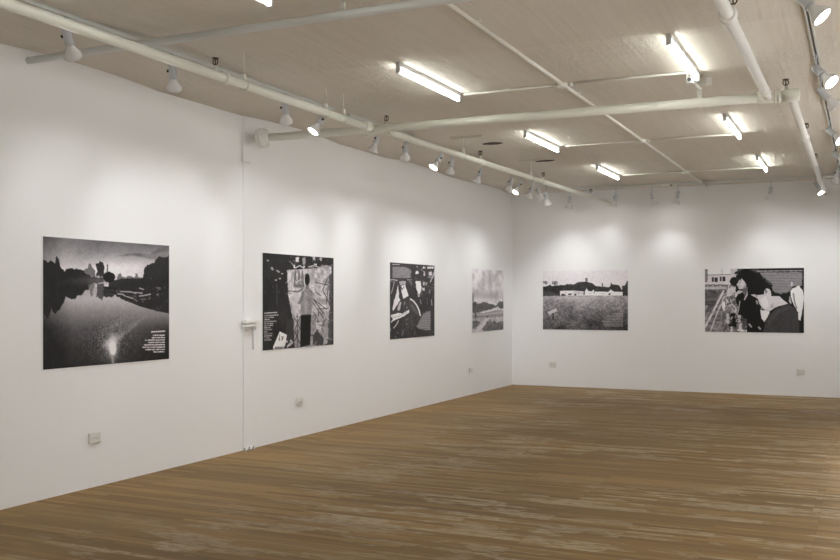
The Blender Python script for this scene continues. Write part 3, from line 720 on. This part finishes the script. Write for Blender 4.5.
hanger(-4.11, 12.3, ZP, .032, zc(12.3), 'cream hanger on the far left pipe hung from a ceiling channel', (.17, .1))
hanger(-3.0, 5.24, 3.345, .027, zc(5.24), 'small hanger on the grey pipe near the top of the picture')

# strap hanger with an open pipe stub by the near right fluorescent
r = thing('strap_hanger', 'white strap hanger with open pipe stub above the crossing main beside the tube light', 'hanger', (-1.26, TY, ZP))
bm = BM(); torus(bm, (0, 0, 0), (1, 0, 0), .044, .005, 0, 2 * PI, 24, 6); box(bm, (-.02, -.004, .04), (.02, .006, .125)); obj('strap', bm, M['conduit'], r)
bm = BM(); cyl(bm, (.0, 0, .12), (-.055, -.16, .175), .016, 14); obj('arm', bm, M['conduit'], r)
bm = BM(); box(bm, (-.075, -.20, .13), (-.064, -.13, .222)); box(bm, (-.030, -.20, .13), (-.019, -.13, .222)); obj('fork', bm, M['pipew'], r)
bm = BM(); lathe(bm, (-.047, -.22, .155), (0, 1, 0), [(0, .018), (.0, .026), (.05, .026), (.05, .012)], 16, caps=False); obj('stub_pipe', bm, M['pipew'], r)
bm = BM(); cyl(bm, (-.047, -.216, .155), (-.047, -.20, .155), .018, 14); obj('stub_opening', bm, M['black'], r)
bm = BM(); box(bm, (.03, -.02, .17), (.045, .08, .222)); box(bm, (-.02, .05, .15), (.09, .062, .222)); obj('angle_plate', bm, M['conduit'], r)

# sprinkler heads (upright, dark), screwed into their pipes
def sprinkler(pipe, x, y, rad):
    o = Vector((x, y, ZP + rad - .002)) - pipe.location
    bm = BM(); lathe(bm, (0, 0, 0), (0, 0, 1), [(0, .016), (.02, .016), (.021, .013), (.04, .013)], 14); hd = obj('sprinkler_head', bm, M['pipe'], pipe); hd.location = o
    bm = BM(); torus(bm, (0, 0, .068), (0, 1, 0), .022, .0045, 0, 2 * PI, 20, 6); cyl(bm, (0, 0, .04), (0, 0, .09), .005, 8); obj('frame', bm, M['brass'], hd)
    bm = BM(); lathe(bm, (0, 0, .090), (0, 0, 1), [(0, .008), (.002, .026), (.005, .026), (.009, .010)], 16); obj('deflector', bm, M['brass'], hd)
for pp, x, y, rr in ((pipe_ln, -4.313, 5.66, .034), (main_pipe, -4.20, 8.18, .039), (pipe_lf, -4.17, 10.58, .032), (pipe_lf, -4.095, 12.79, .032), (pipe_lf, -4.02, 15.05, .032),
                     (pipe_rn, -.70, 5.78, .036), (main_pipe, -.585, 8.18, .039), (pipe_rf, -.545, 10.3, .033), (pipe_rf, -.56, 12.55, .033)):
    sprinkler(pp, x, y, rr)

# electrical conduits on the ceiling
def czy(y): return min(zc(y), H) - .013
r = thing('ceiling_conduit', 'long thin conduit running down the middle of the ceiling to the back wall', 'conduit', (-2.36, 5.28, H))
bm = BM(); cyl(bm, (0, 0, -.013), (-.005, 10.80, -.013), .0155, 12); obj('tube', bm, M['conduit'], r)
for yy in (5.9, 8.35, 9.9, 12.6, 14.9):
    bm = BM(); box(bm, (-.034, yy - 5.28 - .012, -.006), (.034, yy - 5.28 + .012, 0.004)); torus(bm, (0, yy - 5.28, -.013), (0, 1, 0), .0145, .003, 0, 2 * PI, 14, 6); obj('strap', bm, M['conduit'], r)
for yy, nm in ((7.93, 'nearest of the three on the ceiling conduit'), (11.15, 'middle one on the ceiling conduit'), (14.15, 'farthest one, on the ceiling conduit close to the back wall')):
    j = thing('junction_box', 'small round junction box, ' + nm, 'junction box', (-2.36, yy, zc(yy) + .001), 'junction boxes where ceiling conduits cross')
    bm = BM(); lathe(bm, (0, 0, -.045), (0, 0, 1), [(0, .040), (.006, .046), (.046, .046)], 20); obj('box', bm, M['conduit'], j)
    for dx, dy in ((1, 0), (-1, 0), (0, 1), (0, -1)):
        bm = BM(); cyl(bm, (dx * .04, dy * .04, -.018), (dx * .085, dy * .085, -.018), .017, 12); obj('connector', bm, M['conduit'], j)
for yy, nm in ((7.93, 'nearest row'), (11.15, 'middle row'), (14.15, 'farthest row')):
    for x0, x1, side in ((-3.29, -2.445, 'left'), (-2.275, -1.30, 'right')):
        o = thing('ceiling_conduit', 'thin cross conduit from the %s tube light to the conduit crossing, %s' % (side, nm), 'conduit', (x0, yy, H))
        bm = BM(); cyl(bm, (0, 0, -.012), (x1 - x0, 0, -.012), .011, 12); obj('tube', bm, M['conduit'], o)
        bm = BM(); box(bm, ((x1 - x0) * .52 - .01, -.03, -.005), ((x1 - x0) * .52 + .01, .03, .002)); obj('strap', bm, M['conduit'], o)

# ------------------------------------------------------------------ fluorescent strips
def fluorescent(x, y0, y1, label):
    root = thing('fluorescent_light', label, 'ceiling light', (x, y0, H + .003), 'bare fluorescent tube lights on the ceiling')
    L = y1 - y0
    bm = BM(); box(bm, (-.022, .0, -.036), (.022, L + .02, 0)); obj('channel', bm, M['fix'], root, .004)
    for yy in (-.012, L - .01):
        bm = BM(); box(bm, (-.018, yy, -.084), (.018, yy + .022, -.0)); obj('lamp_holder', bm, M['fix'], root, .004)
    bm = BM(); cyl(bm, (0, .012, -.068), (0, L - .012, -.066), .0130, 16); obj('tube', bm, M['tube'], root)
for x, y0, y1, lb in ((-3.28, 3.62, 4.84, 'tube light at the top edge of the picture, only its end showing'),
                  (-3.33, 6.69, 7.91, 'large lit tube light above the junction of the left pipes, nearest whole one'),
                  (-3.40, 9.97, 11.19, 'lit tube light in the left column, just past the crossing main'),
                  (-3.37, 12.95, 14.17, 'lit tube light in the left column, nearest the back wall'),
                  (-1.25, 6.76, 7.98, 'lit tube light at upper right beside the strap hanger'),
                  (-1.28, 9.92, 11.14, 'lit tube light in the right column, just past the crossing main'),
                  (-1.27, 12.95, 14.17, 'lit tube light in the right column, nearest the back wall')):
    fluorescent(x, y0, y1, lb)
for x, y0 in ((-1.26, 3.50), (-3.30, .38), (-1.26, .38), (-3.30, -2.75), (-1.26, -2.75)):  # unseen tube lights added to raise the room's ambient light
    fluorescent(x, y0, y0 + 1.22, 'lit tube light added behind or above the viewer, unseen, for fill light')

# ------------------------------------------------------------------ lighting tracks
ZT = H - .005
def track(a, b, label, feed=None):
    a, b = Vector(a), Vector(b); root = thing('lighting_track', label, 'lighting track', a, 'white lighting tracks on the ceiling')
    d = (b - a); L = d.length; along_y = abs(d.y) > abs(d.x)
    def bx(bm, w0, w1, t0, t1, z0, z1):
        if along_y: box(bm, (w0, t0, z0), (w1, t1, z1))
        else: box(bm, (t0, w0, z0), (t1, w1, z1))
    bm = BM(); bx(bm, -.019, -.008, 0, L, -.022, .0); bx(bm, .008, .019, 0, L, -.022, .0); bx(bm, -.019, .019, 0, L, -.004, .006); obj('housing', bm, M['track'], root)
    bm = BM(); bx(bm, -.008, .008, .002, L - .002, -.010, -.004); obj('slot', bm, M['slot'], root)
    if feed is not None:
        bm = BM(); bx(bm, -.022, .022, feed - .11, feed + .02, -.034, .0); obj('feed_box', bm, M['conduit'], root, .003)
        bm = BM(); bx(bm, -.016, .016, feed + .02, feed + .055, -.036, .0); obj('feed_plug', bm, M['black'], root)
track((-4.70, -2.0, ZT), (-4.70, 8.02, ZT), 'lighting track behind the left long pipe, near half of the room')
track((-4.70, 8.32, ZT), (-4.70, 15.45, ZT), 'lighting track along the left wall, far half of the room')
track((-4.72, 15.57, ZT), (1.2, 15.57, ZT), 'lighting track crossing the ceiling just before the back wall', 1.84)
track((-.34, -2.0, ZT), (-.34, 15.45, ZT), 'lighting track down the right side of the ceiling')

# ------------------------------------------------------------------ spotlights
LP = dict(left=24.0, back=8.0, right=265.0)
protos = {}
def spot_parts(a, root, energy, drop=.115, size=math.radians(92)):
    """a = unit aim vector; root sits under the track"""
    a = Vector(a).normalized(); piv = Vector((0, 0, -drop))
    bm = BM(); lathe(bm, (0, 0, -.024), (0, 0, 1), [(0, .013), (.005, .017), (.016, .017), (.018, .010)], 12)
    ad = obj('track_adapter', bm, M['lampg'], root)
    bm = BM(); cyl(bm, (0, 0, -.022), (0, 0, -drop + .01), .006, 10); obj('stem', bm, M['lampg'], root)
    bm = BM(); lathe(bm, piv - a * .03, a, [(0, .016), (.004, .026), (.012, .029), (.095, .029), (.10, .034), (.112, .034), (.114, .026)], 20)
    bd = obj('lamp_holder', bm, M['lampg'], root)
    _, u, v = frame_of(a)
    bm = BM(); lathe(bm, piv + a * .03 - u * .044, u, [(0, .008), (.004, .011), (.014, .011), (.018, .006)], 10)
    obj('pivot_knob', bm, M['black'], bd)
    bm = BM(); lathe(bm, piv + a * .078, a, [(0, .021), (.018, .023), (.045, .036), (.068, .052), (.084, .059), (.094, .060), (.102, .060), (.102, .055), (.094, .054)], 24, caps=False)
    bl = obj('bulb', bm, M['bulb'], root)
    bm = BM(); lathe(bm, piv + a * .1735, a, [(0, .0545), (.0015, .040), (.003, .02), (.0035, .001)], 24, caps=False)
    obj('lens', bm, M['lens'], bl)
    ld = bpy.data.lights.new('beam', 'SPOT'); ld.energy = energy; ld.spot_size = size; ld.spot_blend = 1.0
    ld.shadow_soft_size = .045; ld.color = (0.98, 0.985, 1.0)
    lo = bpy.data.objects.new('beam', ld); C.objects.link(lo); lo.parent = root
    lo.location = piv + a * .20; lo.rotation_euler = (-a).to_track_quat('Z', 'Y').to_euler()
def spotlight(x, y, target, label, kind, drop=.115, energy=None, size=math.radians(92)):
    root = thing('track_spotlight', label, 'spotlight', (x, y, ZT - .022 + .010), 'white spotlights hung from the ceiling tracks')
    root.location.z = ZT - .004
    a = Vector(target) - (root.location + Vector((0, 0, -drop)))
    spot_parts(a, root, energy if energy is not None else LP[kind], drop, size)

ZA = 0.85
left = [
    (4.61, 6.70, 'grey-looking spotlight at far left, hanging below the left long pipe'),
    (5.65, 7.20, 'second spotlight from the left edge, seen from behind below the left long pipe'),
    (7.17, 9.20, 'third spotlight from the left edge, unlit-looking white bulb seen from behind'),
    (7.83, 6.40, 'spotlight with glowing face turned to the viewer, in front of the wall flange pipe'),
    (8.96, 9.05, 'spotlight hanging right under the left pipe junction'),
    (9.64, 11.30, 'thin spotlight just right of the left pipe junction'),
    (10.61, 9.00, 'spotlight with glowing face, left of the hanger with the ceiling channel'),
    (10.96, 12.20, 'spotlight hanging close behind the glowing one, right of it'),
    (11.95, 12.10, 'spotlight under the sprinkler head beside the dark ceiling scar'),
    (13.14, 14.60, 'grey spotlight just left of the small glowing one before the corner'),
    (13.57, 12.10, 'small spotlight with glowing face near the far left corner'),
    (14.11, 14.75, 'left one of two crossed spotlights near the far left corner'),
]
for y, ty, lb in left: spotlight(-4.70, y, (WX, ty, ZA), lb, 'left')
spotlight(-4.70, 14.39, (-4.35, WB, 1.0), 'right one of two crossed spotlights near the far left corner', 'left', energy=22)
spotlight(-4.70, 14.84, (-4.66, WB, .5), 'white spotlight right of the crossed pair, near the far left corner', 'left', .15, 16)
for x, tx, tz, lb in ((-4.52, -4.9, 0.9, 'first white spotlight on the back track, just before the far left pipe'),
                  (-3.736, -4.3, 1.6, 'spotlight on the back track tilted strongly left beside the pipe end'),
                  (-3.147, -2.6, 0.6, 'spotlight on the back track tilted right, left one of the middle pair'),
                  (-2.73, -3.3, 0.6, 'spotlight on the back track tilted left, right one of the middle pair'),
                  (-1.327, -1.7, 0.5, 'spotlight hanging alone on the back track above the street crowd print'),
                  ):
    spotlight(x, 15.57, (tx, WB, tz), lb, 'back', .15)
spotlight(-.69, 15.57, (-.15, 15.2, 2.35), 'spotlight with bright slanted face at the end of the right pipe', 'back', .11)
right = [(5.87, (WR, 5.55, 1.35), 'big spotlight at the top right corner with a slanted glowing face'),
         (7.75, (WR, 6.75, 1.35), 'second spotlight down from the top right corner, with a round glowing face'),
         (8.6, (WR, 9.7, 1.35), 'spotlight on the right track turned away, between two glowing ones'),
         (10.65, (WR, 9.5, 1.35), 'third glowing spotlight down the right edge'),
         (12.4, (WR, 11.3, 1.35), 'fourth glowing spotlight down the right edge, small'),
         (14.1, (-1.0, WB, 1.0), 'lowest small spotlight at the right edge of the picture')]
for y, t, lb in right: spotlight(-.34, y, t, lb, 'right', energy=70 if y > 14 else None)
# unseen spotlights added on the same tracks behind the viewer for bounce light
for y in (3.3, 1.9, .4, -1.0):
    spotlight(-4.70, y, (WX, y + .5, ZA), 'added unseen spotlight on the left track behind the viewer, for bounce light', 'left')
for y in (3.2, .8): spotlight(-.34, y, (WR, y + .3, 1.4), 'added unseen spotlight on the right track behind the viewer, for bounce light', 'right')

# ------------------------------------------------------------------ ceiling scars
def scar(x, y, L, w, label, rot=0.0):
    bm = BM(); n = 18; top = []; bot = []
    rnd = random.Random(int(x * 100))
    pts = []
    for i in range(n):
        a = 2 * PI * i / n
        rr = 1 + .25 * (rnd.random() - .5)
        px, py = L / 2 * math.cos(a) * rr, w / 2 * math.sin(a) * rr
        pts.append((px * math.cos(rot) - py * math.sin(rot), px * math.sin(rot) + py * math.cos(rot)))
    lo = [bm.verts.new((p[0], p[1], -.002)) for p in pts]; hi = [bm.verts.new((p[0], p[1], .02)) for p in pts]
    bm.faces.new(lo); bm.faces.new(hi[::-1])
    for i in range(n): bm.faces.new((lo[i], lo[(i + 1) % n], hi[(i + 1) % n], hi[i]))
    o = obj('ceiling_scar', bm, M['hole']); o.location = (x, y, zc(y) - .001)
    tag(o, label, 'ceiling scar', 'dark flaked spots in the ceiling paint')
scar(-4.04, 10.66, .26, .17, 'dark brown flaked scar in the ceiling left of the tube light past the main pipe')
scar(-3.98, 12.5, .26, .12, 'faint dark ceiling scar above the spotlight cluster')

# ------------------------------------------------------------------ camera and view
cam = bpy.data.cameras.new('camera'); co = bpy.data.objects.new('camera', cam); C.objects.link(co)
co.location = (0, 0, EYE); co.rotation_euler = (PI / 2, 0, math.atan(446 / 950))
cam.sensor_width = 36; cam.lens = 36 * 950 / 840; cam.shift_y = 18 / 840; cam.clip_start = .05; cam.clip_end = 100
sc = bpy.context.scene; sc.camera = co
w = bpy.data.worlds.new('world'); sc.world = w; w.use_nodes = True
w.node_tree.nodes['Background'].inputs[0].default_value = (0, 0, 0, 1)
sc.view_settings.view_transform = 'Standard'; sc.view_settings.look = 'None'
sc.view_settings.exposure = 0.62; sc.view_settings.gamma = 1.0; sc.view_settings.use_curve_mapping = False
